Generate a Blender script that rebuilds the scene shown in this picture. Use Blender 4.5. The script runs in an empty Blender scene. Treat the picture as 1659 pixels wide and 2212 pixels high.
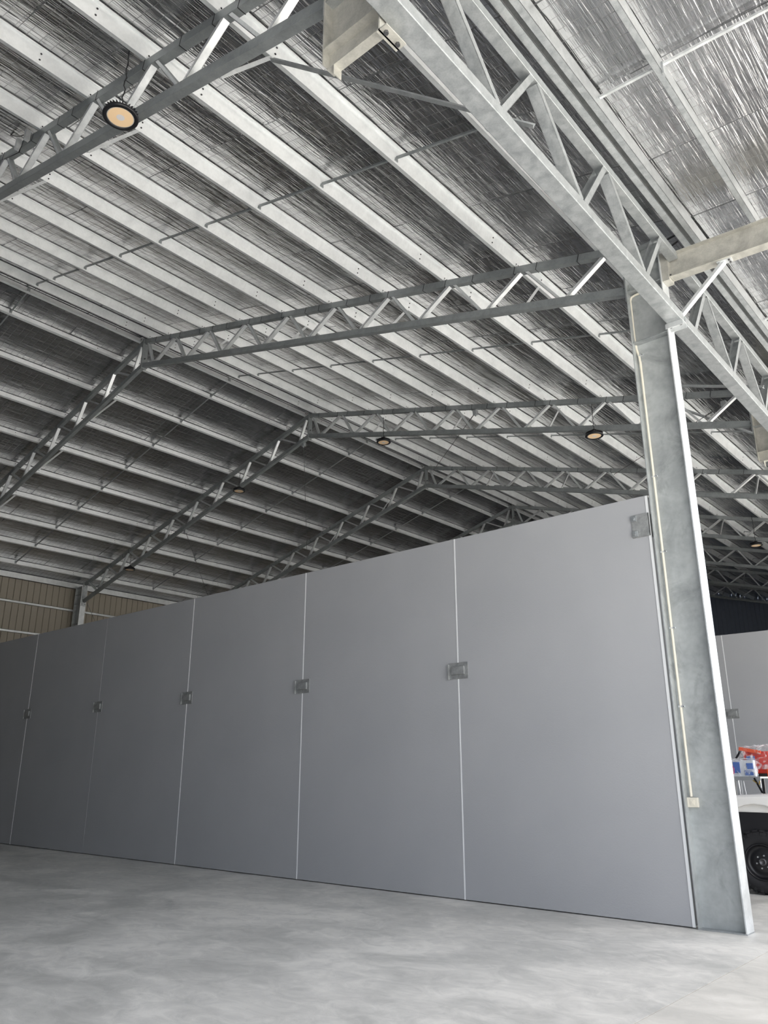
import bpy, math, random
from mathutils import Vector, Matrix
random.seed(7)
scene = bpy.context.scene
COL = scene.collection
PI = math.pi

# ------------------------------------------------------------------ mesh helper
class MB:
    def __init__(s): s.v = []; s.f = []; s.m = []; s.sm = []
    def add(s, vs, fs, mi=0, smooth=False):
        n = len(s.v); s.v += [tuple(v) for v in vs]
        for f in fs: s.f.append([n + i for i in f]); s.m.append(mi); s.sm.append(smooth)
        return s
    def box(s, x0, x1, y0, y1, z0, z1, mi=0):
        vs = [(x, y, z) for z in (z0, z1) for y in (y0, y1) for x in (x0, x1)]
        return s.add(vs, [(0, 2, 3, 1), (4, 5, 7, 6), (0, 1, 5, 4), (2, 6, 7, 3), (0, 4, 6, 2), (1, 3, 7, 5)], mi)
    def bar(s, p, q, w, h, up=(0, 0, 1), mi=0):
        """square bar p->q, h measured along 'up', w across it"""
        p = Vector(p); q = Vector(q); d = (q - p).normalized(); u = Vector(up)
        a = d.cross(u).normalized(); b = a.cross(d).normalized()
        vs = [c + a * (i * w / 2) + b * (j * h / 2) for c in (p, q) for j in (-1, 1) for i in (-1, 1)]
        return s.add(vs, [(0, 1, 3, 2), (4, 6, 7, 5), (0, 4, 5, 1), (2, 3, 7, 6), (0, 2, 6, 4), (1, 5, 7, 3)], mi)
    def channel(s, p, q, w, h, t, up, open_up=True, mi=0):
        """folded channel p->q: base w wide, legs h tall along 'up'"""
        p = Vector(p); q = Vector(q); d = (q - p).normalized(); u = Vector(up)
        a = d.cross(u).normalized(); b = a.cross(d).normalized()
        k = 1 if open_up else -1
        s.bar(p - b * (k * (h / 2 - t / 2)), q - b * (k * (h / 2 - t / 2)), w, t, b, mi)
        for i in (-1, 1):
            s.bar(p + a * (i * (w / 2 - t / 2)), q + a * (i * (w / 2 - t / 2)), t, h, b, mi)
        return s
    def tube(s, pts, r, n=8, mi=0, caps=True):
        pts = [Vector(p) for p in pts]; rings = []
        prev = None
        for i, p in enumerate(pts):
            d = (pts[min(i + 1, len(pts) - 1)] - pts[max(i - 1, 0)]).normalized()
            a = prev if prev is not None else (Vector((0, 0, 1)) if abs(d.z) < .9 else Vector((1, 0, 0)))
            a = (a - d * a.dot(d)).normalized(); prev = a; b = d.cross(a)
            rings.append([p + a * (r * math.cos(2 * PI * k / n)) + b * (r * math.sin(2 * PI * k / n)) for k in range(n)])
        vs = [v for R in rings for v in R]
        fs = [(i * n + k, i * n + (k + 1) % n, (i + 1) * n + (k + 1) % n, (i + 1) * n + k) for i in range(len(pts) - 1) for k in range(n)]
        s.add(vs, fs, mi, True)
        if caps: s.add(rings[0], [tuple(range(n))][::-1], mi); s.add(rings[-1], [tuple(range(n))], mi)
        return s
    def lathe(s, prof, c, axis='z', n=40, mi=0, smooth=True):
        """prof: list of (radius, height) turned round an axis through c"""
        vs = []
        for r, h in prof:
            for k in range(n):
                a = 2 * PI * k / n; x, y = r * math.cos(a), r * math.sin(a)
                vs.append((c[0] + x, c[1] + y, c[2] + h) if axis == 'z' else ((c[0] + x, c[1] + h, c[2] + y) if axis == 'y' else (c[0] + h, c[1] + x, c[2] + y)))
        fs = [(i * n + k, i * n + (k + 1) % n, (i + 1) * n + (k + 1) % n, (i + 1) * n + k) for i in range(len(prof) - 1) for k in range(n)]
        s.add(vs, fs, mi, smooth)
        return s
    def prism(s, poly, axis, a, b, mi=0):
        """2-D polygon extruded along an axis from a to b"""
        def P(u, v, w): return {'x': (w, u, v), 'y': (u, w, v), 'z': (u, v, w)}[axis]
        n = len(poly); vs = [P(u, v, a) for u, v in poly] + [P(u, v, b) for u, v in poly]
        fs = [tuple(range(n)), tuple(range(2 * n - 1, n - 1, -1))] + [(i, i + n, (i + 1) % n + n, (i + 1) % n) for i in range(n)]
        return s.add(vs, fs, mi)
    def folded(s, line, t, a, b, mi=0):
        """open polyline in x,z thickened by t, extruded along y from a to b (cold-formed section)"""
        for (x0, z0), (x1, z1) in zip(line, line[1:]):
            d = Vector((x1 - x0, z1 - z0)).normalized(); n = Vector((-d.y, d.x)) * t / 2; e = d * t / 2
            s.prism([(x0 - e.x + n.x, z0 - e.y + n.y), (x0 - e.x - n.x, z0 - e.y - n.y), (x1 + e.x - n.x, z1 + e.y - n.y), (x1 + e.x + n.x, z1 + e.y + n.y)], 'y', a, b, mi)
        return s
    def bolt(s, c, d, r=.012, h=.012, mi=0):
        c = Vector(c); d = Vector(d).normalized(); a = d.orthogonal().normalized(); b = d.cross(a)
        ring = [a * (r * math.cos(k * PI / 3)) + b * (r * math.sin(k * PI / 3)) for k in range(6)]
        s.add([c + v for v in ring] + [c + d * h + v for v in ring], [tuple(range(6))[::-1], tuple(range(6, 12))] + [(k, (k + 1) % 6, (k + 1) % 6 + 6, k + 6) for k in range(6)], mi)
        return s
    def build(s, name, mats, parent=None, bevel=0, origin=None):
        me = bpy.data.meshes.new(name)
        o_ = Vector(origin) if origin is not None else Vector((0, 0, 0))
        me.from_pydata([tuple(Vector(v) - o_) for v in s.v], [], s.f)
        if not isinstance(mats, (list, tuple)): mats = [mats]
        for m in mats: me.materials.append(m)
        for p, mi, sm in zip(me.polygons, s.m, s.sm): p.material_index = mi; p.use_smooth = sm
        import bmesh
        bm = bmesh.new(); bm.from_mesh(me); bmesh.ops.recalc_face_normals(bm, faces=bm.faces); bm.to_mesh(me); bm.free()
        ob = bpy.data.objects.new(name, me); COL.objects.link(ob)
        if parent: ob.parent = parent
        if origin is not None: ob.location = o_
        if bevel:
            md = ob.modifiers.new('bevel', 'BEVEL'); md.width = bevel; md.segments = 2; md.limit_method = 'ANGLE'
        return ob

def tag(o, label, cat, group=None):
    o['label'] = label; o['category'] = cat
    if group: o['group'] = group
    return o
def thing(name, loc, label, cat, group=None, rz=0):
    o = bpy.data.objects.new(name, None); COL.objects.link(o); o.empty_display_size = .2
    o.location = loc; o.rotation_euler = (0, 0, rz)
    return tag(o, label, cat, group)
def struct(o): o['kind'] = 'structure'; return o
def copy_tree(o, parent=None):
    c = o.copy(); COL.objects.link(c); c.parent = parent
    for ch in [x for x in KIDS.get(o.name, [])]: copy_tree(ch, c)
    return c
KIDS = {}
def kids():
    KIDS.clear()
    for o in COL.objects:
        if o.parent: KIDS.setdefault(o.parent.name, []).append(o)

# ------------------------------------------------------------------ materials
def mat(name, col, rough=.5, metal=0., spec=.5):
    m = bpy.data.materials.new(name); m.use_nodes = True
    b = m.node_tree.nodes['Principled BSDF']
    b.inputs['Base Color'].default_value = (*col, 1); b.inputs['Roughness'].default_value = rough
    b.inputs['Metallic'].default_value = metal; b.inputs['Specular IOR Level'].default_value = spec
    return m
class N:
    """tiny node-graph writer"""
    def __init__(s, m): s.t = m.node_tree; s.b = s.t.nodes['Principled BSDF']
    def n(s, typ, **k):
        x = s.t.nodes.new(typ)
        for a, v in k.items(): setattr(x, a, v)
        return x
    def l(s, a, b): s.t.links.new(a, b)
    def put(s, sock, v):
        if isinstance(v, (int, float)): sock.default_value = v
        elif isinstance(v, tuple): sock.default_value = v
        else: s.l(v, sock)
    def math(s, op, a, b=0., c=None, clamp=False):
        x = s.n('ShaderNodeMath', operation=op, use_clamp=clamp); s.put(x.inputs[0], a); s.put(x.inputs[1], b)
        if c is not None: s.put(x.inputs[2], c)
        return x.outputs[0]
    def obj(s):
        t = s.n('ShaderNodeTexCoord'); x = s.n('ShaderNodeSeparateXYZ'); s.l(t.outputs['Object'], x.inputs[0]); return t.outputs['Object'], x.outputs
    def xyz(s, a, b, c):
        x = s.n('ShaderNodeCombineXYZ'); s.put(x.inputs[0], a); s.put(x.inputs[1], b); s.put(x.inputs[2], c); return x.outputs[0]
    def noise(s, vec, scale, detail=3, rough=.5, dist=0.):
        x = s.n('ShaderNodeTexNoise'); s.l(vec, x.inputs['Vector']); x.inputs['Scale'].default_value = scale
        x.inputs['Detail'].default_value = detail; x.inputs['Roughness'].default_value = rough; x.inputs['Distortion'].default_value = dist
        return x.outputs['Fac']
    def ramp(s, f, stops):
        x = s.n('ShaderNodeValToRGB'); s.put(x.inputs[0], f); e = x.color_ramp.elements
        while len(e) < len(stops): e.new(.5)
        for q, (p, c) in zip(e, stops): q.position = p; q.color = (*c, 1) if len(c) == 3 else c
        return x.outputs[0]
    def mix(s, f, a, b, mode='MIX'):
        x = s.n('ShaderNodeMix', data_type='RGBA', blend_type=mode)
        s.put(x.inputs[0], f)
        for sock, v in ((x.inputs[6], a), (x.inputs[7], b)):
            s.put(sock, (*v, 1) if isinstance(v, tuple) and len(v) == 3 else v)
        return x.outputs[2]
    def rng(s, f, a, b, c, d):
        x = s.n('ShaderNodeMapRange'); s.put(x.inputs[0], f)
        for i, v in zip((1, 2, 3, 4), (a, b, c, d)): s.put(x.inputs[i], v)
        return x.outputs[0]
    def bump(s, h, dist, strength=1.):
        x = s.n('ShaderNodeBump'); s.put(x.inputs['Height'], h); x.inputs['Distance'].default_value = dist; x.inputs['Strength'].default_value = strength
        s.l(x.outputs[0], s.b.inputs['Normal'])

def galv(name, lo, hi, rough=.42, metal=.65, scale=9., blot=0.):
    m = mat(name, hi, rough, metal); g = N(m); v, _ = g.obj()
    n1 = g.noise(v, scale, 4, .6, .4); n2 = g.noise(v, scale * 7, 2, .5)
    f = g.math('ADD', g.math('MULTIPLY', n1, .75), g.math('MULTIPLY', n2, .25))
    c = g.ramp(f, [(.33, lo), (.62, hi)])
    if blot:
        n3 = g.noise(v, 1.6, 5, .65, 1.2)
        c = g.mix(g.rng(n3, .52, .68, 0., blot), c, tuple(x * .62 for x in lo))
    g.l(c, g.b.inputs['Base Color'])
    g.l(g.rng(n1, .3, .7, rough - .07, rough + .1), g.b.inputs['Roughness'])
    return m
M = {}
M['galv'] = galv('galvanised_steel', (.32, .34, .35), (.47, .49, .50), .40, .6)
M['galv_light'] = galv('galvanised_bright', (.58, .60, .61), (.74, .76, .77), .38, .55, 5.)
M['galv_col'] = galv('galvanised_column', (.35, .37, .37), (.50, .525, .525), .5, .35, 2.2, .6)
M['galv_purlin'] = galv('galvanised_purlin', (.70, .72, .73), (.83, .85, .86), .36, .4, 4.)
M['galv_old'] = galv('weathered_galvanised', (.34, .335, .305), (.48, .47, .43), .55, .3, 8., .3)
M['bolt'] = mat('bolt_steel', (.12, .12, .125), .45, .7)
M['hole'] = mat('dark_bolt', (.03, .03, .035), .6, .3)
M['pvc'] = mat('cream_pvc', (.72, .68, .58), .45)
M['black'] = mat('black_paint', (.012, .012, .014), .35)
M['rubber'] = mat('rubber', (.013, .013, .015), .8)
M['white_paint'] = mat('white_car_paint', (.78, .77, .75), .22)
M['lens_led'] = mat('lamp_lens', (.80, .58, .36), .35)
M['lens_mid'] = mat('lamp_lens_centre', (.62, .60, .60), .3)
M['lens_edge'] = mat('lamp_lens_edge', (.55, .52, .48), .3)
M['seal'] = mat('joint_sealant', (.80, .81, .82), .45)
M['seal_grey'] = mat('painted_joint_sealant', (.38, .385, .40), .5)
M['ridge_shade'] = mat('ridge_gap_shade', (.02, .02, .022), .7)  # black colour for the shade in the ridge gap
M['red'] = mat('red_paint', (.62, .03, .015), .35)
M['orange'] = mat('orange_paint', (.85, .10, .02), .35)
M['blue'] = mat('blue_plastic', (.06, .16, .50), .4)
M['glass'] = mat('dark_glass', (.02, .025, .03), .08)
M['gold'] = mat('brass_strap', (.45, .30, .06), .4, .5)
M['alu'] = mat('aluminium', (.72, .73, .74), .3, .8)

# clear plastic film
m = mat('clear_plastic_film', (.92, .93, .95), .12); g = N(m)
g.b.inputs['Transmission Weight'].default_value = .0; g.b.inputs['Alpha'].default_value = .35
v, _ = g.obj(); n1 = g.noise(v, 7, 2, .5, 1.2)
g.l(g.rng(n1, .48, .72, .06, .65), g.b.inputs['Alpha']); g.bump(n1, .05)
M['film'] = m

# painted precast concrete
m = mat('painted_concrete_panel', (.42, .425, .44), .62); g = N(m); v, _ = g.obj()
n1 = g.noise(v, .7, 4, .5); n2 = g.noise(v, 60, 2, .6)
g.l(g.ramp(n1, [(.3, (.375, .382, .40)), (.7, (.41, .415, .432))]), g.b.inputs['Base Color'])
g.bump(n2, .0012)
M['panel'] = m
M['clamp'] = galv('galvanised_clamp', (.26, .27, .27), (.40, .41, .41), .5, .4, 14., .3)
M['panel_edge'] = mat('raw_panel_edge', (.62, .60, .59), .8)

# concrete floor
def floor_mat(name, a, b, c):
    m = mat(name, b, .5); g = N(m); v, o = g.obj()
    sv = g.n('ShaderNodeMapping'); g.l(v, sv.inputs[0]); sv.inputs['Scale'].default_value = (.85, 1.15, 1)
    sv.inputs['Rotation'].default_value = (0, 0, .15)
    n1 = g.noise(sv.outputs[0], .8, 5, .6, .8); n2 = g.noise(sv.outputs[0], 3.6, 6, .68, 1.4); n3 = g.noise(v, 70, 2, .6)
    f = g.math('ADD', g.math('MULTIPLY', n1, .6), g.math('MULTIPLY', n2, .4))
    col = g.ramp(f, [(.40, a), (.5, b), (.60, c)])
    sp = g.rng(g.noise(v, 26, 3, .7, .4), .70, .76, 0., .5)
    col = g.mix(sp, col, tuple(x * .45 for x in a))
    g.l(col, g.b.inputs['Base Color'])
    g.l(g.rng(n1, .35, .65, .38, .62), g.b.inputs['Roughness'])
    g.bump(g.math('ADD', g.math('MULTIPLY', n3, .3), n2), .002)
    return m
M['floor'] = floor_mat('concrete_floor', (.50, .50, .475), (.61, .605, .575), (.74, .73, .69))
M['apron'] = floor_mat('concrete_apron', (.57, .56, .52), (.66, .645, .60), (.74, .725, .68))
M['joint'] = mat('saw_cut', (.30, .24, .18), .9)

# ribbed wall sheet
M['clad_tan'] = mat('tan_wall_sheet', (.27, .24, .195), .5)
M['clad_grey'] = mat('grey_wall_sheet', (.20, .235, .30), .5)
M['roof_top'] = mat('roof_sheet_outside', (.55, .56, .56), .4, .3)

# reflective foil insulation, rolls laid eave to ridge, with the wire safety mesh under it
def foil(name, base, rough, amp):
    m = mat(name, base, rough, .97); g = N(m); v, o = g.obj(); x, y = o[0], o[1]
    r = g.math('FLOOR', g.math('DIVIDE', g.math('ADD', y, 50.), 1.35), 0)
    h1 = g.math('FRACT', g.math('MULTIPLY', g.math('SINE', g.math('MULTIPLY', r, 12.99)), 4375.5))
    off = g.math('MULTIPLY', r, 3.7)
    xo = g.math('ADD', x, off)
    rip = g.noise(g.xyz(g.math('MULTIPLY', xo, 1.), g.math('MULTIPLY', y, .035), off), 40., 2, .55, .2)
    rip2 = g.noise(g.xyz(xo, g.math('MULTIPLY', y, .09), off), 13., 2, .5, .1)
    quilt = g.math('MULTIPLY', g.math('ABSOLUTE', g.math('SINE', g.math('MULTIPLY', x, PI / .3))), .35)
    hh = g.math('ADD', g.math('ADD', g.math('MULTIPLY', rip, .8), g.math('MULTIPLY', rip2, 1.5)), quilt)
    hh = g.math('MULTIPLY', hh, g.math('ADD', .75, g.math('MULTIPLY', h1, .45)))
    # wires
    def line(c, period, w):
        fr = g.math('ABSOLUTE', g.math('SUBTRACT', g.math('FRACT', g.math('DIVIDE', c, period)), .5))
        return g.math('GREATER_THAN', fr, .5 - w / period / 2)
    wires = g.math('MAXIMUM', line(g.math('ADD', x, 40.), .30, .008), line(g.math('ADD', y, 50.04), .15, .0065))
    jit = g.math('MULTIPLY', g.math('SUBTRACT', g.noise(g.xyz(x, 0., off), .9, 2), .5), .10)
    fr = g.math('ABSOLUTE', g.math('SUBTRACT', g.math('FRACT', g.math('DIVIDE', g.math('ADD', g.math('ADD', y, jit), 50.), 1.35)), .5))
    seam = g.math('MULTIPLY', g.math('GREATER_THAN', fr, .5 - .008), g.math('GREATER_THAN', g.noise(g.xyz(x, off, 0.), .8, 2), .47))
    dark = g.math('MAXIMUM', g.math('MULTIPLY', wires, .48), g.math('MULTIPLY', seam, .85))
    var = g.rng(rip2, .3, .7, .80, 1.08)
    col = g.mix(dark, g.mix(1., base, g.xyz(var, var, var), 'MULTIPLY'), (.04, .045, .05))
    g.l(col, g.b.inputs['Base Color'])
    g.l(g.math('SUBTRACT', .97, g.math('MULTIPLY', dark, .8)), g.b.inputs['Metallic'])
    g.l(g.math('ADD', rough, g.math('MULTIPLY', h1, .06)), g.b.inputs['Roughness'])
    g.bump(hh, amp)
    return m
M['foil'] = foil('foil_insulation', (.52, .52, .53), .17, .0105)

# ------------------------------------------------------------------ layout numbers
YC = .085                     # centre plane of the frame at the big column
BAY = 5.82
RX = -13.0                    # ridge
S = .27                       # roof pitch
def zt(x): return 8.735 - S * (x + .43) if x > RX else 8.735 - S * (-26 - x + .43)   # top of rafters
def zb(x): return 7.93 - S * (x + .43) if x > RX else 7.93 - S * (-26 - x + .43)
FY0, FY1 = -11.75, 40.9
ordinal = ['nearest', 'second', 'third', 'fourth', 'fifth', 'sixth', 'seventh', 'eighth', 'ninth']

# ------------------------------------------------------------------ floor
struct(MB().box(-26.4, .478, FY0, FY1, -.2, 0).build('floor', M['floor']))
struct(MB().box(.490, 13., FY0 - 3, FY1 + 3, -.2, 0).build('floor', M['apron']))
struct(MB().box(.478, .490, FY0, FY1, -.2, -.006).build('trim_1', M['joint']))
struct(MB().box(13., 140., -90, 130, -.25, -.02).build('floor', M['apron']))

# ------------------------------------------------------------------ roof skins
fo = .222
def skin(name, p0, p1, m, y0=FY0, y1=FY1, t=.08):
    (x0, z0), (x1, z1) = p0, p1
    mb = MB(); mb.prism([(x0, z0), (x1, z1), (x1, z1 + t), (x0, z0 + t)], 'y', y0, y1)
    mb.m = [0] * len(mb.f)
    o = mb.build(name, [m, M['roof_top']])
    for p in o.data.polygons:
        if p.normal.z > .5: p.material_index = 1
    return struct(o)
skin('ceiling', (RX, zt(RX) + fo), (.47, zt(.47) + fo), M['foil'])
skin('ceiling', (-26.7, zt(-26.7) + fo), (RX, zt(RX) + fo), M['foil'])
skin('ceiling', (.44, 8.655), (5.2, 8.655 - .055 * 4.76), M['foil'], -11.75, 40.9, .06)
struct(MB().folded([(RX - .25, zt(RX) + .245), (RX, zt(RX) + .33), (RX + .25, zt(RX) + .245)], .01, FY0, FY1).build('trim_2', M['galv']))

struct(MB().box(RX - .16, RX + .15, FY0 + .1, FY1 - .1, zt(RX) + .135, zt(RX) + .145).build('ridge_shade_strip', M['ridge_shade']))  # added dark strip: paints the gap shade between the two ridge purlins

# ------------------------------------------------------------------ ribbed outer walls
def ribbed(name, axis, c, a, b, z0, ztop, m, out, pitch=.25):
    """ribbed sheet standing on the line 'axis'=c from a to b; ztop is a function of the coordinate"""
    mb = MB(); pts = []; t = a
    while t < b - 1e-6:
        for d, h in ((0, 0), (pitch * .70, 0), (pitch * .76, .03), (pitch * .93, .03), (pitch, 0)):
            if t + d <= b: pts.append((t + d, h))
        t += pitch
    q = []
    for p in pts:
        if not q or p[0] > q[-1][0] + 1e-6: q.append(p)
    vs = []
    for th in (0, .012):
        for (u, h) in q:
            cc = c + out * (h + th)
            for z in (z0, ztop(u)):
                vs.append((u, cc, z) if axis == 'y' else (cc, u, z))
    n = len(q); fs = []
    for L in (0, 1):
        for i in range(n - 1):
            k = L * 2 * n + 2 * i
            fs.append((k, k + 1, k + 3, k + 2))
    fs += [(0, 1, 2 * n + 1, 2 * n), (2 * n - 2, 2 * n - 1, 4 * n - 1, 4 * n - 2)]
    mb.add(vs, fs)
    return struct(mb.build(name, m))
ribbed('wall_left', 'x', -26.32, FY0, FY1, 0, lambda u: zt(-26.3) + .27, M['clad_tan'], -1)
ribbed('wall_back', 'y', FY1, -26.3, .4, 0, lambda u: zt(u) + .27, M['clad_grey'], 1)
ribbed('unseen_wall_right', 'x', .36, 20.0, FY1, 0, lambda u: 8.6, M['clad_grey'], 1)  # unseen wall added to cut daylight and darken the far bays
ribbed('wall_front', 'y', FY0, -26.3, .4, 0, lambda u: zt(u) + .27, M['clad_grey'], -1)

# ------------------------------------------------------------------ precast partition panels
joints = [-.468, -3.47, -6.70, -9.95, -13.22, -16.50, -19.75, -23.0, -25.5]
pl = ['grey painted concrete wall panel clamped to the big steel column, rightmost of the long wall',
      'grey concrete wall panel second from the steel column, between two steel connector plates',
      'grey concrete wall panel third from the steel column',
      'grey concrete wall panel fourth from the steel column, half in shade',
      'dark shaded grey concrete wall panel fifth from the steel column',
      'darkest shaded grey concrete wall panel at the left edge of the photo']
H = 4.955
def wall_panel(x0, x1, y, label, group, seal=True, T=.15, sm='seal'):
    ox = (x0 + x1) / 2
    root = MB().box(x1 + .006, x0 - .006, y, y + T, 0.012, H).build('concrete_wall_panel', M['panel'], bevel=.006, origin=(ox, y + T / 2, 0))
    tag(root, label, 'wall panel', group)
    if seal:
        MB().box(x1 - .0095 - ox, x1 + .0095 - ox, -T / 2 - .004, T / 2 + .004, .012, H - .003).build('joint_sealant', M[sm], root)
    return root
for i in range(6):
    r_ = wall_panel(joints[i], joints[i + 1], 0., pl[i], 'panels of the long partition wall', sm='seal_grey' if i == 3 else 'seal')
    if i == 0:
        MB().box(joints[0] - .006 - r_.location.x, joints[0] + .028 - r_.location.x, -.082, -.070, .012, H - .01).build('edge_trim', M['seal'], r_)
for i in (6, 7):
    wall_panel(joints[i], joints[i + 1], 0., 'shaded grey concrete wall panel at the far left end of the long wall', 'panels of the long partition wall', i == 6)
far_lab = ['grey concrete wall panel of the far partition, beside the column behind the vehicle',
           'grey concrete wall panel of the far partition, left of the joint above the red box']
for i in range(8):
    wall_panel(joints[i], joints[i + 1], 2 * BAY, far_lab[i] if i < 2 else 'grey concrete wall panel of the far partition hidden behind the long wall', 'panels of the far partition', i < 7)
# steel connector plates over the joints
def connector(xj, y, label):
    r = thing('connector_plate', (xj, y, 2.985), label, 'connector plate', 'steel connector plates on the wall joints')
    MB().box(-.175, .175, -.005, 0, -.115, .115).box(-.175, -.150, -.034, -.005, -.115, .10).box(-.150, .175, -.012, -.005, -.115, .115).build('base_plate', M['clamp'], r, .002)
    MB().box(-.10, .125, -.040, -.012, -.055, .060).build('cover_plate', M['clamp'], r, .004)
    return r
cl = ['steel connector plate on the wall joint nearest the column', 'steel connector plate on the second wall joint from the column',
      'steel connector plate on the third wall joint from the column', 'steel connector plate on the faint fourth wall joint, no bright line',
      'leftmost steel connector plate, on the dark shaded end of the wall']
for i in range(5): connector(joints[i + 1], -.001, cl[i])
connector(joints[1], 2 * BAY - .001, 'steel connector plate on the far partition above the red box')

# clamp bracket holding wall end to column
r = thing('clamp_bracket', (-.57, 0, 4.57), 'grey bolted steel clamp wrapping the wall top end beside the column', 'bracket')
o0 = Vector((-.57, 0, 4.57))
MB().box(-.68 + .57, -.448 + .57, -.014, -.002, -.15, .15).box(-.460 + .57, -.448 + .57, -.014, .14, -.15, .15).build('plate', M['clamp'], r, .003)
for z in (-.10, .10):
    b = MB().box(-.112, -.038, -.024, -.014, z - .037, z + .037).build('washer', M['galv'], r, .002)
    MB().bolt((-.075, -.024, z), (0, -1, 0), .021, .026).build('bolt', M['galv'], b)

# ------------------------------------------------------------------ portal columns and stubs
XL, XR = -.408, .10
def isec(mb, x0, x1, y, z0, z1, bw=.23, tf=.016, tw=.011):
    mb.box(x0, x0 + tf, y - bw / 2, y + bw / 2, z0, z1); mb.box(x1 - tf, x1, y - bw / 2, y + bw / 2, z0, z1)
    mb.box(x0 + tf, x1 - tf, y - tw / 2, y + tw / 2, z0, z1)
def column(k, label, side=1, grp='steel portal columns'):
    """side=1: open side, side=-1: closed far wall"""
    y = YC + k * BAY
    c = (XL + XR) / 2
    cx = c if side == 1 else -26 - c
    r = thing('steel_column', (cx, y, 0), label, 'column', grp)
    w = (XR - XL) / 2
    top = zt(-.2) - .03
    tf, bw = .016, .23
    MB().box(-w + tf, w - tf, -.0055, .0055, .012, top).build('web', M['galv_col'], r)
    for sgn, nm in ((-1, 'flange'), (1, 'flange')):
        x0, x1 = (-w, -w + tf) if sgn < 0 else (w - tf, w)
        f = MB().box(x0, x1, -bw / 2, bw / 2, .012, top).build(nm, M['galv_light'] if sgn > 0 else M['galv_col'], r, .002)  # flange facing the opening gets paler steel, its daylight put into the colour
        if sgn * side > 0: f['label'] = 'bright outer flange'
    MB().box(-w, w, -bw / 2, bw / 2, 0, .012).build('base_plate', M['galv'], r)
    for z in (7.12, 7.92, 8.28, 8.55):
        for s in (-1, 1):
            MB().box(-w + tf, w - tf, min(s * .0055, s * (bw / 2 - .005)), max(s * .0055, s * (bw / 2 - .005)), z - .006, z + .006).build('stiffener', M['galv'], r)
    e = MB().box(-side * w - side * .024 if side == 1 else w, -side * w if side == 1 else w + .024, -.09, .09, 7.80, 8.78)
    for z in (7.87, 8.03, 8.58, 8.72):
        for yy in (-.06, .06): e.bolt((-w * side - side * .024, yy, z), (-side, 0, 0), .014, .02, 1)
    e.build('end_plate', [M['galv'], M['bolt']], r)
    return r
column(0, 'tall galvanised steel I-section column at the open end of the long wall')
column(2, 'galvanised steel column at the end of the far partition', 1)
column(4, 'galvanised steel column far back along the open side', 1)
column(6, 'galvanised steel column at the furthest end of the open side', 1)
for k in range(0, 7):
    column(k, 'pale steel column against the tan ribbed wall, seen over the long wall' if k == 1 else 'steel column against the closed left wall, hidden low behind the long wall' if k > 1 else 'steel column against the closed left wall beyond the shaded wall end', -1, 'steel columns on the left wall')

def stub(k, label):
    y = YC + k * BAY
    r = thing('stub_column', (-.2, y, 7.12), label, 'stub column', 'stub columns carried by the lattice girders')
    def L(x): return x + .2
    z0 = .27; top = zt(-.2) - .03 - 7.12
    x0, x1 = L(-.50), L(.06)
    MB().box(x0 + .014, x1 - .014, -.005, .005, z0, top).build('web', M['galv_old'], r)
    for a in (x0, x1 - .014): MB().box(a, a + .014, -.105, .105, z0, top).build('flange', M['galv_old'], r, .002)
    # corbel under the stub, bolted to the girder
    xc = L(.14)
    MB().box(x0, xc, -.105, .105, z0 - .012, z0).box(x0, xc, -.022, -.012, z0 - .17, z0 - .012).box(x0, xc, -.05, .04, z0 - .182, z0 - .17).build('corbel', M['galv_old'], r)
    MB().box(x0, x0 + .012, -.105, -.022, z0 - .17, z0 - .012).box(x0 + .08, x0 + .088, -.05, .04, z0 - .28, z0 - .182).build('gusset', M['galv_old'], r)
    e = MB().box(xc, xc + .014, -.12, .12, -.03, z0)
    e.box(xc - .02, xc + .085, -.12, .12, -.03, -.016)
    for yy in (-.07, .07): e.bolt((xc + .04, yy, -.03), (0, 0, -1), .020, .022, 1)
    e.build('end_plate', [M['galv_old'], M['bolt']], r)
    e = MB().box(x0 - .024, x0, -.09, .09, .68, 1.70)
    for z in (.74, .9, 1.5, 1.62):
        for yy in (-.06, .06): e.bolt((x0 - .024, yy, z), (-1, 0, 0), .014, .02, 1)
    e.build('end_plate', [M['galv'], M['bolt']], r)
    for z in (.80, 1.16, 1.43):
        MB().box(x0 + .014, x1 - .014, -.10, -.005, z - .006, z + .006).build('stiffener', M['galv'], r)
stub(-1, 'stub column hanging at the top edge of the photo, bolted to the girder by a rusty corbel')
stub(1, 'stub column bolted to the girder right of the big column')
stub(3, 'stub column on the girder far back along the open side')
stub(5, 'stub column on the girder nearest the back gable')

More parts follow.
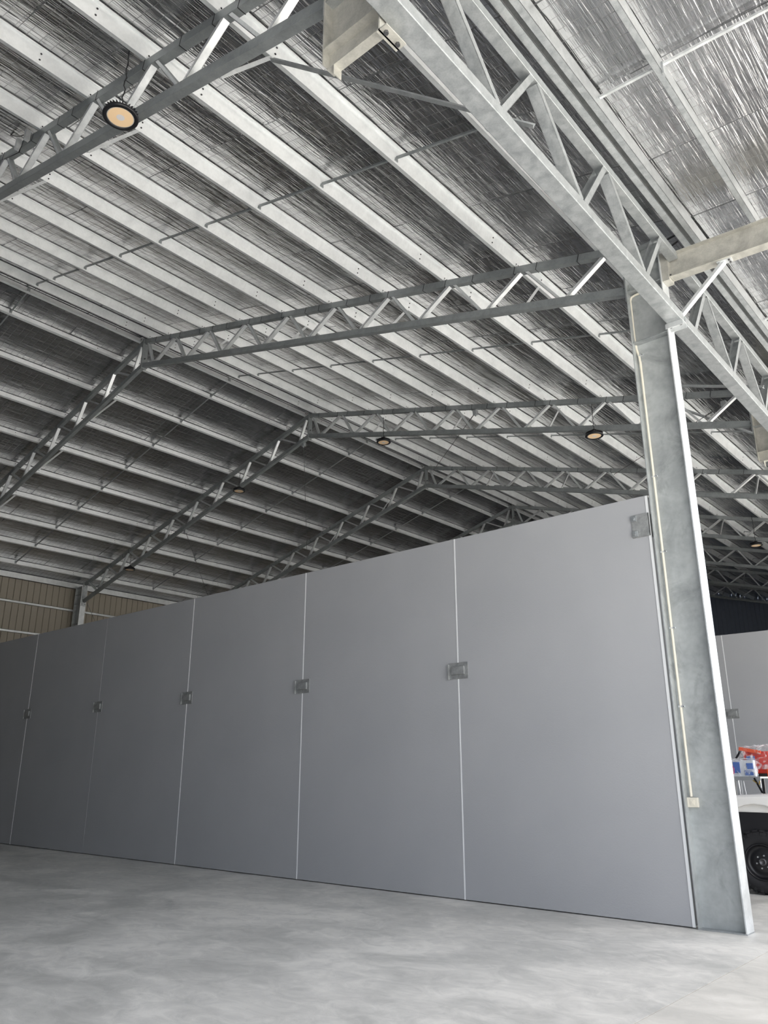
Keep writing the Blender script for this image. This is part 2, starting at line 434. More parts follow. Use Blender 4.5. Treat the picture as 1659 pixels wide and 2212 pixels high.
# ------------------------------------------------------------------ lattice rafters
PX = [-.76] + [-2.16 - 1.4 * k for k in range(8)] + [-12.80]
def rafter(side, k, label):
    y = YC + k * BAY
    xe = XL - .026 if side == 1 else -26 - XL + .026
    xs = lambda x: x if side == 1 else -26 - x
    ox, oz = xe, 7.93
    odd = k % 2 != 0
    if side == 1 and odd: ox = -.526
    r = thing('lattice_rafter', (ox, y, oz), label, 'roof truss', 'lattice rafters')
    def P(x, z, yy=0): return (xs(x) - ox, yy, z - oz)
    xend = -26 - ox if side == -1 else ox
    hc = .12
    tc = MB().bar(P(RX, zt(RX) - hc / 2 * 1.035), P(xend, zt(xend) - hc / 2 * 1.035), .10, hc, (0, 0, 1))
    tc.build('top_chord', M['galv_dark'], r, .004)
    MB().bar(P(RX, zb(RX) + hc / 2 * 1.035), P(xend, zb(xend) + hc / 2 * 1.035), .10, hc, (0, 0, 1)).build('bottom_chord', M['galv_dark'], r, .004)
    MB().box(*sorted((xs(RX) - ox, xs(RX + .016) - ox)), -.075, .075, zb(RX) - .03 - oz, zt(RX) + .02 - oz).bolt(P(RX + .016, zb(RX) + .25), (1 if side == 1 else -1, 0, 0), .02, .03, 1).bolt(P(RX + .016, zt(RX) - .12), (1 if side == 1 else -1, 0, 0), .02, .03, 1).build('apex_plate', [M['galv_dark'], M['bolt']], r)
    tb = lambda x: zt(x) - .125
    bt = lambda x: zb(x) + .125
    t = [-.66 - 1.372 * j for j in range(9)]; b = [-1.40 - 1.39 * j for j in range(9)]
    segs = []
    for j in range(9):
        segs.append((t[j] - .05, b[j] + .05))
        if j < 8: segs.append((t[j + 1] + .05, b[j] - .05))
    segs.append((RX + .16, b[8] - .05))
    for xt_, xb_ in segs:
        p, q = Vector(P(xt_, tb(xt_) + .02)), Vector(P(xb_, bt(xb_) - .02))
        d = (q - p).normalized(); up = Vector((0, 1, 0)).cross(d)
        if up.z > 0: up = -up
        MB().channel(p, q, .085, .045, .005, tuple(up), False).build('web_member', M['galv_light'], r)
    # black ties holding the cable along the top chord
    if k <= 2:
        n_t = 20 if side == 1 else 14
        for j in range(n_t):
            x = -1.1 - .6 * j - .12 * math.sin(j * 2.3 + k)
            zc = zt(x) - hc / 2 * 1.035
            MB().bar(P(x, zc), P(x + .010, zc - S * .010), .106, hc + .008, (0, 0, 1)).build('cable_tie', M['black'], r)
    # purlin cleats
    for x in PX[:]:
        c = MB().box(*sorted((xs(x) - ox + .004, xs(x) - ox + .010)), -.055, .055, zt(x) - .01 - oz, zt(x) + .17 - oz)
        cx = xs(x) - ox + (.010 if side == 1 else .010)
        for zz in (.05, .12):
            for yy in (-.03, .03): c.bolt((cx, yy, zt(x) + zz - oz), (1, 0, 0), .011, .01, 1)
        c.build('purlin_cleat', [M['galv_light'], M['hole']], r)
    # fly braces from the bottom chord up to a purlin
    for x in (-2.16, -4.96, -7.76, -10.56):
        f = MB().bar(P(x - .02, zb(x) + .02, .06), P(x, zt(x) + .04, .72), .045, .005, (1, 0, 0)).bar(P(x - .04, zb(x) + .02, .06), P(x - .02, zt(x) + .04, .72), .005, .04, (1, 0, 0))
        f.build('fly_brace', M['galv_light'], r)
    return r
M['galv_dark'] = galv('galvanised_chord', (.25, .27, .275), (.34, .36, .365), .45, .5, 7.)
rl = {(-1, 1): 'nearest lattice rafter, crossing the top left corner behind the round lamp',
      (0, 1): 'lattice rafter from the big column up to the nearest visible ridge joint',
      (1, 1): 'lattice rafter with two round lamps, next one behind the big column',
      (2, 1): 'third lattice rafter back, carrying chain braced rods, above the long wall',
      (3, 1): 'lattice rafter with one round lamp at the right edge of the photo',
      (4, 1): 'dim lattice rafter two back from the right edge lamp',
      (5, 1): 'dim lattice rafter third from the back gable on the right',
      (6, 1): 'darkest small lattice rafter right against the back gable',
      (0, -1): 'left half rafter running down from the nearest ridge joint to the left edge',
      (1, -1): 'left half rafter running down to the pale column by the tan wall',
      (2, -1): 'left half rafter disappearing behind the top of the long wall',
      (3, -1): 'small left half rafter just above the wall under the fourth ridge joint',
      (4, -1): 'left half rafter hidden behind the long wall', (5, -1): 'left half rafter hidden behind the long wall', (6, -1): 'left half rafter hidden behind the long wall'}
for k in range(-1, 7): rafter(1, k, rl[(k, 1)])
for k in range(0, 7): rafter(-1, k, rl[(k, -1)])

# ------------------------------------------------------------------ lattice girders along the open side
def girder(k0, k1, label):
    y0, y1 = YC + k0 * BAY + .03, YC + k1 * BAY - .03
    sl = .012
    r = thing('lattice_girder', (.195 - (sl * y0 if k1 <= 2 else 0), y0, 7.2), label, 'girder', 'lattice girders along the open side', sl if k1 <= 2 else 0)
    L = y1 - y0; D = 1.08
    MB().box(-.095, .10, 0, L, 0, .13).build('bottom_chord', M['galv'], r, .008)
    MB().box(0., .125, 0, L, D - .11, D).build('top_chord', M['galv'], r, .006)
    j = -12
    while j < 12 * 4:
        yb = -1.13 + 1.63 * j - y0; yt = yb + .66
        for (a, b) in ((yb - .04, yt - 1.63 + .05), (yb + .04, yt - .05)):
            if min(a, b) > .05 and max(a, b) < L - .05:
                p, q = Vector((.030, a, .13)), Vector((.058, b, D - .11)); d = (q - p).normalized(); up = Vector((1, 0, 0)).cross(d)
                if up.z > 0: up = -up
                MB().channel(p, q, .125, .075, .006, tuple(up), False).build('web_member', M['galv'], r)
        j += 1
    e = MB().box(-.12, .11, L - .11, L + .03, -.014, 0).box(-.12, .11, L - .11, L - .098, -.07, -.014).box(-.12, .11, L + .018, L + .03, -.07, -.014)
    for xx in (-.07, .06): e.bolt((xx, L - .04, -.014), (0, 0, -1), .018, .022, 1)
    e.build('seat_bracket', [M['galv_light'], M['bolt']], r)
girder(-2, 0, 'big lattice girder running from the top of the photo down to the column')
girder(0, 2, 'lattice girder right of the column, running to the right edge')
girder(2, 4, 'lattice girder beyond the far partition column')
girder(4, 6, 'last lattice girder before the back gable')

# ------------------------------------------------------------------ purlins
def purlin(x, label, side=1, m=None, y0=FY0 + .1, y1=FY1 - .1, z=None, dots=True, s=None, name='roof_purlin', dirn=None):
    xs = x if side == 1 else -26 - x
    zz = zt(x) if z is None else z
    s = S if s is None else s
    a = math.atan(s) * (1 if side == 1 else -1)
    # local frame: u down-slope outwards(+x for side 1), w normal
    u = Vector((math.cos(a), -math.sin(a))); w = Vector((math.sin(a), math.cos(a)))
    k = side if dirn is None else dirn
    def q(uu, ww): v = u * uu * k + w * ww; return (v.x, v.y)
    ln = [q(-.062, .018), q(-.062, .003), q(0, .003), q(0, .198), q(.062, .198), q(.062, .183)]
    mb = MB().folded(ln, .003, y0, y1)
    if dots:
        for kk in range(-2, 7):
            for dy in (-.72, .72):
                for ww in (.06, .14):
                    c = q(.0, ww); yy = YC + kk * BAY + dy
                    sgn = 1 if k > 0 else 1
                    mb.bolt((c[0] + .002, yy, c[1]), (1, 0, 0), .012, .008, 1)
    o = mb.build(name, [m or M['galv_purlin'], M['hole']], origin=None)
    o.location = (xs, 0, zz)
    return tag(o, label, 'purlin', 'galvanised roof purlins')
nm = ['first', 'second', 'third', 'fourth', 'fifth', 'sixth', 'seventh', 'eighth', 'ninth', 'tenth']
for i, x in enumerate(reversed(PX)):
    purlin(x, nm[i] + ' galvanised purlin down from the ridge on the bright right slope', 1)
for i, x in enumerate(reversed(PX)):
    purlin(x, nm[i] + ' galvanised purlin down from the ridge on the dark left slope', -1)
# eave and awning purlins
def cpurlin(x, z, label, flip, w=.085, d=.22, y0=-11.6, y1=40.7, m=None):
    k = -1 if flip else 1
    mb = MB().folded([(k * w, .02), (k * w, .002), (0, .002), (0, d), (k * w, d), (k * w, d - .02)], .003, y0, y1)
    o = mb.build('eave_purlin', m or M['galv']); o.location = (x, 0, z)
    return tag(o, label, 'purlin', 'eave and awning purlins')
cpurlin(.385, 8.40, 'grey eave purlin directly above the lattice girder', False)
cpurlin(.60, 8.395, 'bluish grey eave purlin edging the bright awning foil', True, .075)
AP = [1.29, 2.45, 3.6, 4.8]
for i, x in enumerate(AP):
    o = cpurlin(x, 8.655 - .055 * (x - .44) - .205, ['grey awning purlin crossing the bright foil at top right', 'second awning purlin out from the girder', 'third awning purlin out from the girder', 'awning purlin at the outer edge'][i], True, .065, .2)

# bridging rows between the purlins, one row in the middle of each bay
def bridging(kb, side, label):
    y = -2.9 + kb * BAY
    xs = lambda x: x if side == 1 else -26 - x
    ox = xs(-6.5); oz = zt(-6.5)
    r = thing('bridging_row', (ox, y, oz), label, 'bridging', 'purlin bridging rows')
    pts = list(PX)
    for a, b in zip(pts, pts[1:]):
        MB().bar((xs(a) - ox, 0, zt(a) + .09 - oz), (xs(b) - ox, 0, zt(b) + .09 - oz), .030, .028).build('bridging_bar', M['galv_dark'], r)
    for a in pts:
        MB().box(xs(a) - ox + .002, xs(a) - ox + .022, -.03, .03, zt(a) + .03 - oz, zt(a) + .16 - oz).build('end_clip', M['galv_dark'], r)
bl = ['nearest', 'second', 'third', 'fourth', 'fifth', 'sixth', 'seventh']
for kb in range(0, 7): bridging(kb, 1, bl[kb] + ' bridging row crossing the purlins of the bright right slope')
for kb in range(0, 7): bridging(kb, -1, bl[kb] + ' bridging row crossing the purlins of the dark left slope')
for kb in range(0, 3):
    r = thing('bridging_row', (.62, -2.75 + kb * BAY, 8.5), ['bridging row across the bright awning foil', 'bridging row of the awning beyond the column', 'bridging row of the awning further back'][kb], 'bridging', 'awning bridging rows')
    q = [.605] + AP
    for a, b in zip(q, q[1:]):
        MB().bar((a - .62, 0, 8.655 - .055 * (a - .44) - .10 - 8.5), (b - .62, 0, 8.655 - .055 * (b - .44) - .10 - 8.5), .030, .03).build('bridging_bar', M['galv_light'], r)
        MB().box(b - .62, b - .60, -.03, .03, -.13, .02).build('end_clip', M['galv'], r)

# cantilever awning rafters with their struts
for k, lab in ((0, 'grey I-beam awning rafter bolted to the big column, at the right edge'), (2, 'awning rafter on the far partition column'), (4, 'awning rafter on the fourth bay column')):
    y = YC + k * BAY
    r = thing('awning_rafter', (.178, y, 7.9), lab, 'awning rafter', 'cantilever awning rafters')
    def sec(x, dz): return (x, -.055 * x + dz)
    ln = 4.9
    for a, b, hw, nme in ((.02, .032, .075, 'flange'), (.368, .38, .075, 'flange'), (.032, .368, .004, 'web')):
        MB().prism([sec(.02, a), sec(ln, a), sec(ln, b), sec(.02, b)], 'y', -hw, hw).build(nme, M['galv_old'] if k == 0 else M['galv'], r)
    e = MB().box(-.076, .016, -.085, .085, -.02, .42)
    for z in (.06, .31):
        for yy in (-.045, .045): e.bolt((.016, yy, z), (1, 0, 0), .014, .018, 1)
    e.build('end_plate', [M['galv_old'], M['bolt']], r)
    MB().bar((.04, 0, -.60), (.70, 0, -.03), .075, .045, (0, 0, 1)).build('strut', M['galv_light'], r, .003)
    c = MB().box(-.076, .05, -.05, .05, -.66, -.52).box(.62, .80, -.05, .05, -.035, -.02)
    for yy in (-.03, .03): c.bolt((.77, yy, -.035), (0, 0, -1), .014, .018, 1); c.bolt((.05, yy, -.6), (1, 0, 0), .013, .016, 1)
    c.build('strut_cleat', [M['galv_light'], M['bolt']], r)

# long angle braces restraining the girder
def angle_brace(k, label, sgn):
    y = YC + k * BAY
    p = Vector((-2.14, y + .66 * sgn, zt(-2.14) - .07)); q = Vector((.25, y + 2.1 * sgn, 7.72))
    mb = MB().bar((0, 0, 0), q - p, .055, .005).bar((0, .025, .0275), q - p + Vector((0, .025, .0275)), .005, .055)
    o = mb.build('angle_brace', M['galv']); o.location = p
    tag(o, label, 'brace', 'angle braces to the girder')
angle_brace(-1, 'long steel angle brace from the nearest rafter across behind the girder', 1)
angle_brace(1, 'short visible steel angle brace just right of the column', -1)
angle_brace(1, 'steel angle brace from the lamp rafter to the girder at the right edge', 1)

# ------------------------------------------------------------------ eave beam and girts on the left wall
o = MB().box(-26.24, -26.17, -11.6, 40.7, 8.56, 8.775).box(-26.24, -26.12, -11.6, 40.7, 8.56, 8.575).build('eave_beam', M['galv_light'], origin=(-26.2, 11, 8.5))
tag(o, 'pale eave beam along the top of the tan ribbed wall', 'eave beam')
for z, lab in ((7.72, 'upper thin pale girt across the tan ribbed wall'), (6.62, 'lower thin pale girt across the tan ribbed wall'), (5.4, 'girt low on the left wall behind the partition')):
    o = MB().box(-26.30, -26.17, -11.6, 40.7, z, z + .012).box(-26.18, -26.17, -11.6, 40.7, z - .05, z + .012).box(-26.30, -26.17, -11.6, 40.7, z - .062, z - .05).build('wall_girt', M['galv_light'], origin=(-26.23, 11, z)); tag(o, lab, 'girt', 'girts on the left wall')
for z, lab in ((7.0, 'dark girt across the back gable above the far partition'), (9.4, 'upper girt on the back gable')):
    o = MB().box(-26., 0, 40.72, 40.87, z, z + .012).box(-26., 0, 40.72, 40.735, z - .06, z + .012).build('wall_girt', M['galv'], origin=(-13, 40.8, z)); tag(o, lab, 'girt', 'girts on the back gable')

# ------------------------------------------------------------------ conduit and switch on the big column
cy = YC - .0055 - .014
pts = [(-.20, cy, 7.895), (-.33, cy, 7.885), (-.375, cy, 7.87), (-.396, cy, 7.82), (-.396, cy, 7.25), (-.385, cy, 7.05), (-.36, cy, 6.92), (-.355, cy, 6.8), (-.352, cy, 4.5), (-.350, cy, 1.34)]
r = thing('conduit', (-.35, cy, 1.34), 'cream plastic conduit running down the inside of the big column', 'conduit')
o0 = Vector((-.35, cy, 1.34))
MB().tube([Vector(p) - o0 for p in pts], .0155, 10).build('pipe', M['pvc'], r)
MB().tube([Vector((-.355, cy, 6.86)) - o0, Vector((-.355, cy, 6.76)) - o0], .017, 10).build('coupling', M['pvc'], r)
for z in (6.95, 5.2, 3.25, 2.33, 4.2):
    MB().box(-.355 - .02 + .35, .045, -.014, .012, z - 1.34 - .010, z - 1.34 + .010).bolt((.035, -.014, z - 1.34), (0, -1, 0), .006, .006, 1).build('saddle_clip', [M['galv_light'], M['bolt']], r)
r = thing('switch_box', (-.335, YC - .0055, 1.28), 'cream weatherproof switch box at the foot of the conduit on the column', 'switch')
MB().box(-.060, .062, -.045, 0, -.052, .052).build('housing', M['pvc'], r, .006)
MB().box(-.022, .024, -.052, -.045, -.028, .030).build('rocker_plate', M['pvc'], r, .002)
MB().box(-.008, .010, -.058, -.052, -.012, .014).build('rocker', M['pvc'], r, .002)

# ------------------------------------------------------------------ high bay lamps
def lamp():
    r = thing('high_bay_lamp', (0, 0, 0), 'x', 'lamp', 'round high bay lamps')
    MB().lathe([(.001, .14), (.06, .14), (.065, .10), (.10, .085), (.12, .06), (.185, .035), (.197, .012), (.197, -.002), (.190, -.008), (.152, -.008), (.150, .004), (.001, .004)], (0, 0, 0)).build('housing', M['black'], r)
    f = MB()
    for k in range(30):
        a = 2 * PI * k / 30; d = Vector((math.cos(a), math.sin(a), 0)); f.bar(d * .07 + Vector((0, 0, .085)), d * .18 + Vector((0, 0, .045)), .004, .05)
    f.build('cooling_fins', M['black'], r)
    ln = MB().lathe([(.150, .000), (.140, -.003)], (0, 0, 0), mi=1).lathe([(.140, -.003), (.045, -.005)], (0, 0, 0)).lathe([(.045, -.005), (.001, -.006)], (0, 0, 0), n=40, mi=2)
    ln.build('lens', [M['lens_led'], M['lens_edge'], M['lens_mid']], r)
    k = MB(); k.tube([(.018 * math.cos(a * PI / 6), 0, .155 + .018 * math.sin(a * PI / 6)) for a in range(12)] + [(.018, 0, .155)], .004, 6); k.build('hook', M['black'], r)
    return r
def cord(parent, h):
    pts = []; n = 16
    for i in range(n + 1):
        t = i / n; pts.append((.012 * math.sin(i * 2.1) * (t > 0) * (t < 1), .010 * math.cos(i * 1.7) * (t > 0) * (t < 1), .172 + (h - .172) * t))
    c = MB().tube(pts, .008, 6)
    for i in range(2, n, 3): c.tube([pts[i], Vector(pts[i]) + Vector((.014, 0, .012))], .003, 5)
    c.build('hanging_cord', M['black'], parent)
L = [(-3.67, -5.95, 8.66, 1.1, 'large round black rimmed lamp hanging by the nearest rafter, top left'),
     (-9.84, 5.72, 10.22, .75, 'small round lamp hanging below the middle of the second lamp rafter'),
     (-3.70, 5.72, 8.63, .78, 'round lamp hanging close left of the big column'),
     (-16.05, 5.72, 10.27, .60, 'dark round lamp hanging from the left slope near the ridge'),
     (-22.15, 5.72, 8.66, .55, 'dark round lamp hanging low over the far left of the wall'),
     (-3.80, 17.35, 8.64, 1.02, 'tiny round lamp seen right of the column near the photo edge')]
proto = lamp(); kids()
for i, (x, y, z, h, lab) in enumerate(L):
    o = proto if i == 0 else copy_tree(proto)
    o.location = (x, y, z); o['label'] = lab
for o, (x, y, z, h, lab) in zip([o for o in COL.objects if o.name.startswith('high_bay_lamp')], L): 
    cord(o, h)

# ------------------------------------------------------------------ roof bracing rods with chains
def rod(p, q, label, chain=0, rr=.008, clevis=True):
    p = Vector(p); q = Vector(q); d = (q - p).normalized()
    r = thing('bracing_rod', p, label, 'bracing rod', 'thin roof bracing rods')
    MB().tube([d * (chain + .1), q - p], rr, 6).build('rod', M['bolt'], r)
    if chain:
        c = MB(); n = int(chain / .07)
        for i in range(n):
            s0 = d * (.1 + i * .07); w = Vector((0, 0, .016)) if i % 2 else Vector((.016, 0, 0))
            c.tube([s0 - w, s0 + d * .065 - w, s0 + d * .065 + w, s0 + w, s0 - w], .0055, 5)
        c.build('turnbuckle_chain', M['bolt'], r)
    if clevis:
        MB().box(-.05, .05, -.05, .05, -.06, .06).bolt((0, 0, -.06), (0, 0, -1), .02, .04).build('clevis', M['galv'], r)
c1, c2 = YC + BAY, YC + 2 * BAY
rod((-6.95, c1 + .05, 10.30), (-12.6, c2 - .1, 11.85), 'thin chained bracing rod from the lamp rafter to the third ridge joint', .9)
rod((-1.0, c1 + .06, 8.62), (-5.9, c2 - .1, 10.0), 'thin chained bracing rod crossing behind the big column', .9)
rod((-13.32, c1 + .06, 11.22), (-19.04, c2 - .1, 10.12), 'long thin bracing rod falling from the second ridge joint across the dark left slope', 0)
rod((-19.19, c1 + .06, 9.58), (-25.2, c2 - .1, 8.85), 'thin bracing rod from the middle of the left lamp rafter down behind the wall', 0)
rod((-25.9, c1 + .2, 8.2), (-25.9, c2 - .3, 0.03), 'thin bracing rod crossing the tan wall beside the pale column', 0, .008, False)
# cable clutter near the top-left rafter
r = thing('cable_bracket', (-6.95, YC - BAY - .08, 10.42), 'black cable and small clips on the rafter at the left edge, top', 'cable')
MB().tube([(-.6, -.02, .55), (-.3, 0, .33), (0, -.02, .12), (.25, -.02, 0), (.12, -.03, -.25), (-.2, -.02, -.12), (-.5, 0, .02)], .009, 6).build('cable', M['black'], r)
for x in (0., .28): MB().box(x - .03, x + .03, -.05, .02, -.12, .06).build('clip', M['galv_light'], r)
for (y, x, lab) in ((YC - .0, -.5, 'black cables crossing from the column top under the eave'),):
    r = thing('cable_bundle', (.0, .02, 8.45), lab, 'cables')
    MB().tube([(-.4, 0, .05), (-.1, .1, .10), (.12, .0, .04), (.36, -.05, .03)], .014, 8).build('cable', M['black'], r)
    MB().tube([(-.4, .06, .0), (-.05, .12, .02), (.2, .08, -.03), (.36, .0, -.04)], .014, 8).build('cable', M['black'], r)

# ------------------------------------------------------------------ vehicle
VY0, VY1 = 3.02, 4.86
vr = thing('utility_vehicle', (.9, 3.94, 0), 'white high-riding utility vehicle with black steel wheels beside the column', 'car')
def V(x, y, z): return (x - .9, y - 3.94, z)
wx_f, wx_r = -.60, 2.55; wr = .415
def side_profile():
    top = [(-1.42, .62), (-1.46, .95), (-1.40, 1.16), (-1.2, 1.245), (-.2, 1.295), (.28, 1.31), (.42, 1.33), (1.95, 1.33), (1.98, 1.22), (3.75, 1.22), (3.78, .62)]
    bot = []
    def arch(cx, R):
        return [(cx + R * math.cos(a), .50 + .67 * math.sin(a) if R > .4 else 0) for a in [PI * k / 14 for k in range(15)]]
    bot = [(3.7, .5)] + arch(wx_r, .60) + [(1.7, .45), (.3, .45)] + arch(wx_f, .62) + [(-1.36, .5)]
    return top, bot
top, bot = side_profile()
poly = [(x - .9, z) for x, z in top + bot]
for ya, yb in ((VY0 - 3.94, VY0 + .09 - 3.94), (VY1 - .09 - 3.94, VY1 - 3.94)):
    MB().prism(poly, 'y', ya, yb).build('side_panel', M['white_paint'], vr, .02)
bon = MB().prism([(x - .9, z) for x, z in ((-1.44, 1.06), (-1.40, 1.17), (-1.2, 1.262), (-.2, 1.315), (.30, 1.335), (.30, 1.05))], 'y', -.84, .84)
bn = bon.build('bonnet', M['white_paint'], vr, .03)
MB().prism([(x - .9, z) for x, z in ((-.52, 1.29), (-.38, 1.385), (.22, 1.40), (.30, 1.33))], 'y', -.36, .36).build('bonnet_scoop', M['white_paint'], bn, .02)
MB().box(*V(-1.3, 0, 0)[:1], 3.7 - .9, -.80, .80, .55, .95).build('chassis', M['black'], vr)
for q in (-.71, .71): MB().box(-1.30 - .9, .1 - .9, q - .11, q + .11, .62, 1.14).build('inner_guard', M['black'], vr)
MB().box(-1.62 - .9, -1.40 - .9, -.9, .9, .50, .80).build('bull_bar', M['black'], vr, .03)
cab = MB().prism([(x - .9, z) for x, z in ((.28, 1.31), (.80, 1.80), (1.05, 1.86), (1.75, 1.85), (1.95, 1.74), (1.95, 1.31))], 'y', -.80, .80)
cb = cab.build('cabin', M['white_paint'], vr, .03)
for s in (-1, 1):
    MB().prism([(x - .9, z) for x, z in ((.50, 1.36), (.88, 1.75), (1.25, 1.79), (1.25, 1.36))], 'y', s * .80 - .006, s * .80 + .006).prism([(x - .9, z) for x, z in ((1.32, 1.36), (1.32, 1.79), (1.72, 1.78), (1.86, 1.70), (1.86, 1.36))], 'y', s * .80 - .006, s * .80 + .006).build('side_window', M['glass'], cb)
MB().prism([(x - .9, z) for x, z in ((.32, 1.36), (.345, 1.34), (.80, 1.785), (.775, 1.80))], 'y', -.72, .72).build('windscreen', M['glass'], cb)
MB().box(2.0 - .9, 3.8 - .9, -.90, .90, 1.0, 1.06).box(2.0 - .9, 3.8 - .9, -.92, -.89, 1.02, 1.30).box(2.0 - .9, 3.8 - .9, .89, .92, 1.02, 1.30).box(3.78 - .9, 3.81 - .9, -.92, .92, 1.02, 1.30).build('tray', M['alu'], vr)
for wx in (wx_f, wx_r):
    for s in (-1, 1):
        yo = (VY0 - 3.94 + .01) if s < 0 else (VY1 - 3.94 - .01)
        yc = yo + .125 if s < 0 else yo - .125
        w = bpy.data.objects.new('wheel', None); COL.objects.link(w); w.parent = vr; w.location = (wx - .9, yc, wr + .003)
        R = wr
        pr = [(.235, -.10), (.25, -.122), (.32, -.128), (.375, -.118), (R - .018, -.10), (R - .012, -.04), (R - .012, .04), (R - .018, .10), (.375, .118), (.32, .128), (.25, .122), (.235, .10)]
        ty = MB().lathe(pr, (0, 0, 0), 'y', 60)
        for k in range(26):
            a = 2 * PI * k / 26
            for (y0, y1, da) in ((-.118, -.045, 0), (-.03, .03, .12), (.045, .118, 0)):
                d = Vector((math.cos(a + da), 0, math.sin(a + da))); t = Vector((-d.z, 0, d.x))
                c0 = d * (R - .012)
                ty.add([c0 + t * i * .028 + Vector((0, yy, 0)) + d * h for h in (-.01, .012) for yy in (y0, y1) for i in (-1, 1)], [(0, 2, 3, 1), (4, 5, 7, 6), (0, 1, 5, 4), (2, 6, 7, 3), (0, 4, 6, 2), (1, 3, 7, 5)])
            d = Vector((math.cos(a), 0, math.sin(a))); t = Vector((-d.z, 0, d.x))
            for yy in (-.122, .122):
                ty.add([d * rr_ + t * i * .018 + Vector((0, yy + e * .006, 0)) for e in (-1, 1) for rr_ in (.345, .385) for i in (-1, 1)], [(0, 2, 3, 1), (4, 5, 7, 6), (0, 1, 5, 4), (2, 6, 7, 3), (0, 4, 6, 2), (1, 3, 7, 5)])
        ty.build('tyre', M['rubber'], w)
        f = s
        rim = MB().lathe([(.238, .11 * f), (.232, .118 * f), (.222, .112 * f), (.212, .07 * f), (.20, .04 * f), (.165, .035 * f), (.14, .055 * f), (.10, .06 * f), (.055, .06 * f), (.05, .062 * f), (.001, .062 * f)], (0, 0, 0), 'y', 48)
        rim.build('rim', M['black'], w)
        hb = MB().lathe([(.050, .06 * f), (.048, .10 * f), (.032, .104 * f), (.030, .085 * f), (.001, .085 * f)], (0, 0, 0), 'y', 24)
        hb.build('hub_cap', M['bolt'], w)
        nt = MB()
        for k in range(6):
            a = 2 * PI * k / 6 + .25; nt.bolt((.085 * math.cos(a), .06 * f, .085 * math.sin(a)), (0, f, 0), .011, .022)
        nt.build('wheel_nuts', M['alu'], w)

# ------------------------------------------------------------------ wrapped goods on a trolley behind the vehicle
ty_ = 5.60
r = thing('steel_trolley', (-1.48, 5.8, 0), 'grey steel trolley behind the white vehicle carrying plastic-wrapped boxes', 'trolley')
MB().box(-.30, .27, -.22, .30, 1.50, 1.53).box(-.30, .27, -.23, -.22, 1.47, 1.53).build('shelf', M['alu'], r, .003)
MB().box(-.30, .27, -.22, .30, .55, .575).build('lower_shelf', M['alu'], r)
for x in (-.27, .24):
    for y in (-.2, .28): MB().box(x - .014, x + .014, y - .014, y + .014, .06, 1.50).lathe([(.001, 0), (.03, 0.001), (.03, .058), (.001, .06)], (x, y, 0), 'z', 12).build('leg', M['alu'], r)
r = thing('wrapped_parts_box', (-1.50, 5.62, 1.53), 'clear plastic wrapped box of blue and white parts on the trolley front', 'box')
MB().box(-.17, .20, -.03, .08, 0, .27).build('carton', mat('white_carton', (.75, .77, .80), .5), r, .006)
MB().box(-.14, -.03, -.042, -.03, .06, .24).box(.04, .18, -.042, -.03, .02, .10).box(.08, .19, -.042, -.03, .12, .22).build('blue_part', M['blue'], r, .004)
MB().tube([(-.17, -.04, .2), (-.13, -.045, .13), (-.14, -.045, .06), (-.17, -.04, .02)], .008, 6).build('pink_strap', mat('pink_strap', (.65, .08, .2), .4), r)
def crumple(mb_args, name, parent, seed, amp=.02, n=9):
    x0, x1, y0, y1, z0, z1 = mb_args; rnd = random.Random(seed)
    mb = MB(); 
    def face(o, u, v, nn):
        vs = []; o = Vector(o); u = Vector(u); v = Vector(v); nn = Vector(nn)
        for i in range(n + 1):
            for j in range(n + 1):
                e = 0 if i in (0, n) or j in (0, n) else rnd.uniform(-amp * .4, amp)
                vs.append(o + u * (i / n) + v * (j / n) + nn * e)
        mb.add(vs, [(i * (n + 1) + j, i * (n + 1) + j + 1, (i + 1) * (n + 1) + j + 1, (i + 1) * (n + 1) + j) for i in range(n) for j in range(n)])
    X, Y, Z = x1 - x0, y1 - y0, z1 - z0
    face((x0, y0, z0), (X, 0, 0), (0, 0, Z), (0, -1, 0)); face((x1, y0, z0), (0, Y, 0), (0, 0, Z), (1, 0, 0))
    face((x0, y1, z0), (X, 0, 0), (0, 0, Z), (0, 1, 0)); face((x0, y0, z0), (0, Y, 0), (0, 0, Z), (-1, 0, 0)); face((x0, y0, z1), (X, 0, 0), (0, Y, 0), (0, 0, 1))
    return mb.build(name, M['film'], parent)
crumple((-.19, .22, -.06, .10, 0.002, .29), 'plastic_wrap', r, 3)
r = thing('red_machine', (-1.33, 5.98, 1.53), 'red and orange machine loosely wrapped in clear plastic behind the parts box', 'machine')
MB().box(-.22, .22, -.10, .12, .05, .42).build('body', M['red'], r, .02)
MB().bar((-.26, -.13, .47), (.10, -.13, .40), .03, .06).box(.16, .22, -.14, -.10, -.0, .18).build('orange_rail', M['orange'], r, .004)
MB().box(-.16, -.02, -.112, -.10, .24, .34).build('blue_panel', M['blue'], r)
MB().box(-.20, .18, -.08, .10, 0, .05).build('foot', M['black'], r)
MB().bar((-.34, -.1, .30), (-.22, -.1, .47), .03, .03).build('handle', M['black'], r)
crumple((-.24, .27, -.17, .15, .12, .50), 'plastic_wrap', r, 5, .045, 8)
r = thing('black_frame_stand', (-1.2, 5.45, 0), 'black steel frame stand with a yellow strap beside the trolley', 'stand')
MB().bar((-.42, 0, 0), (-.42, 0, 1.46), .05, .05, (1, 0, 0)).bar((-.10, .1, 1.50), (.03, .0, 1.27), .03, .05, (0, 1, 0)).bar((.06, .0, 1.50), (.03, .0, 0), .03, .04, (1, 0, 0)).build('frame', M['black'], r)
MB().bar((-.12, .05, 1.47), (-.03, .05, 1.40), .012, .02, (0, 1, 0)).bar((-.03, .05, 1.40), (-.01, .05, 1.46), .012, .02, (0, 1, 0)).build('yellow_strap', M['gold'], r)
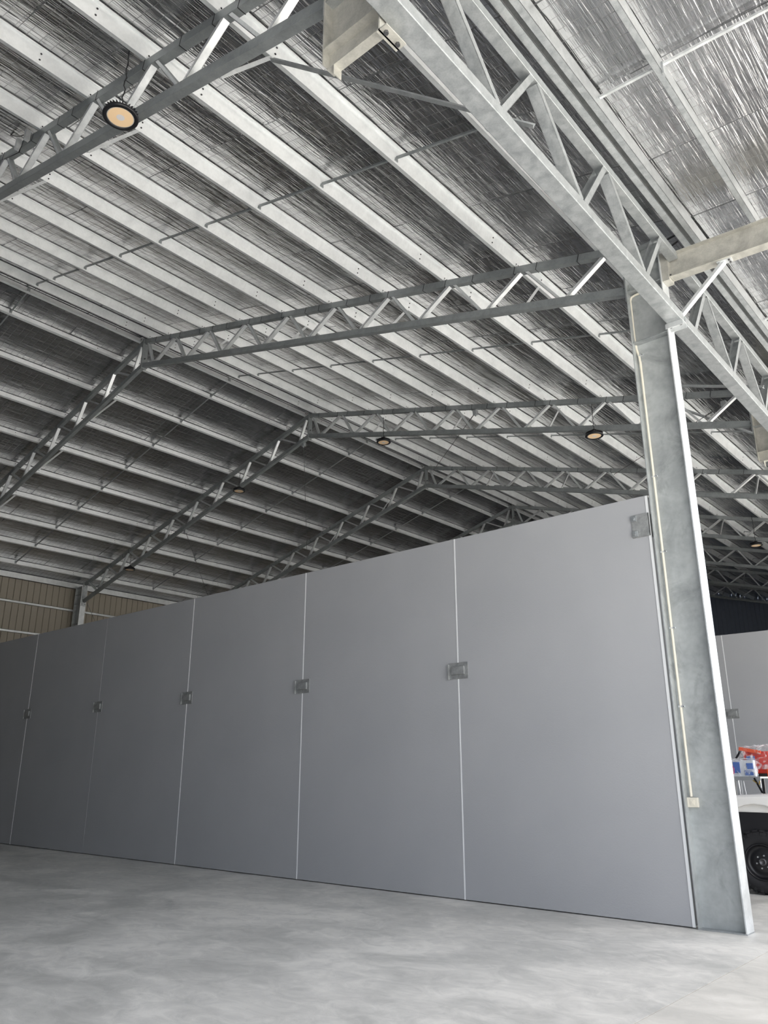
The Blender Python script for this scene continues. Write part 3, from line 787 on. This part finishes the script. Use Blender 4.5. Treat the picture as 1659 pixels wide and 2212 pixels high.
r = thing('step_ladder', (-1.45, 5.28, 0), 'slim silver folding ladder leaning below the trolley top', 'ladder')
for dx in (-.09, .0):
    MB().bar((dx + .17, -.10, 0), (dx, .1, 1.46), .022, .03, (1, 0, 0)).build('rail', M['alu'], r)
for z in (.3, .6, .9, 1.2): MB().box(-.09 + .17 * (1 - z / 1.46), .17 * (1 - z / 1.46), -.12 + .2 * z / 1.46, -.08 + .2 * z / 1.46, z - .01, z + .01).build('rung', M['alu'], r)

# ------------------------------------------------------------------ light: sky and sun outside the open side
w = bpy.data.worlds.new('World'); scene.world = w; w.use_nodes = True; nt = w.node_tree
bg = nt.nodes['Background']; sky = nt.nodes.new('ShaderNodeTexSky'); sky.sky_type = 'NISHITA'; sky.sun_disc = False
sky.sun_elevation = math.radians(58); sky.sun_rotation = math.radians(100); sky.air_density = 1.0; sky.dust_density = 3.0; sky.ozone_density = 1.0
mx = nt.nodes.new('ShaderNodeMix'); mx.data_type = 'RGBA'; mx.inputs[0].default_value = .55
nt.links.new(sky.outputs[0], mx.inputs[6]); mx.inputs[7].default_value = (5.4, 5.5, 5.6, 1)
nt.links.new(mx.outputs[2], bg.inputs[0]); bg.inputs[1].default_value = .48
sd = bpy.data.lights.new('sun', 'SUN'); sd.energy = 16.; sd.angle = math.radians(.6); sd.color = (1., .96, .9)
so = bpy.data.objects.new('sun', sd); COL.objects.link(so); so.location = (20, -10, 30)
d = Vector((-.30, .22, -1.)).normalized(); so.rotation_euler = d.to_track_quat('-Z', 'Y').to_euler()

# ------------------------------------------------------------------ camera
cd = bpy.data.cameras.new('camera'); cam = bpy.data.objects.new('camera', cd); COL.objects.link(cam)
cam.location = (3.203, -9.329, 1.6); cam.rotation_euler = (1.891, .001, .714)
cd.sensor_fit = 'HORIZONTAL'; cd.sensor_width = 36; cd.lens = 36 * 1697.9 / 1659; cd.clip_end = 500
scene.camera = cam
vs = scene.view_settings; vs.view_transform = 'Standard'; vs.look = 'None'; vs.gamma = 1; vs.use_curve_mapping = False; vs.exposure = 0.
scene.cycles.use_denoising = True
scene.cycles.max_bounces = 8; scene.cycles.diffuse_bounces = 4; scene.cycles.glossy_bounces = 4; scene.cycles.transparent_max_bounces = 16
scene.cycles.sample_clamp_indirect = 8
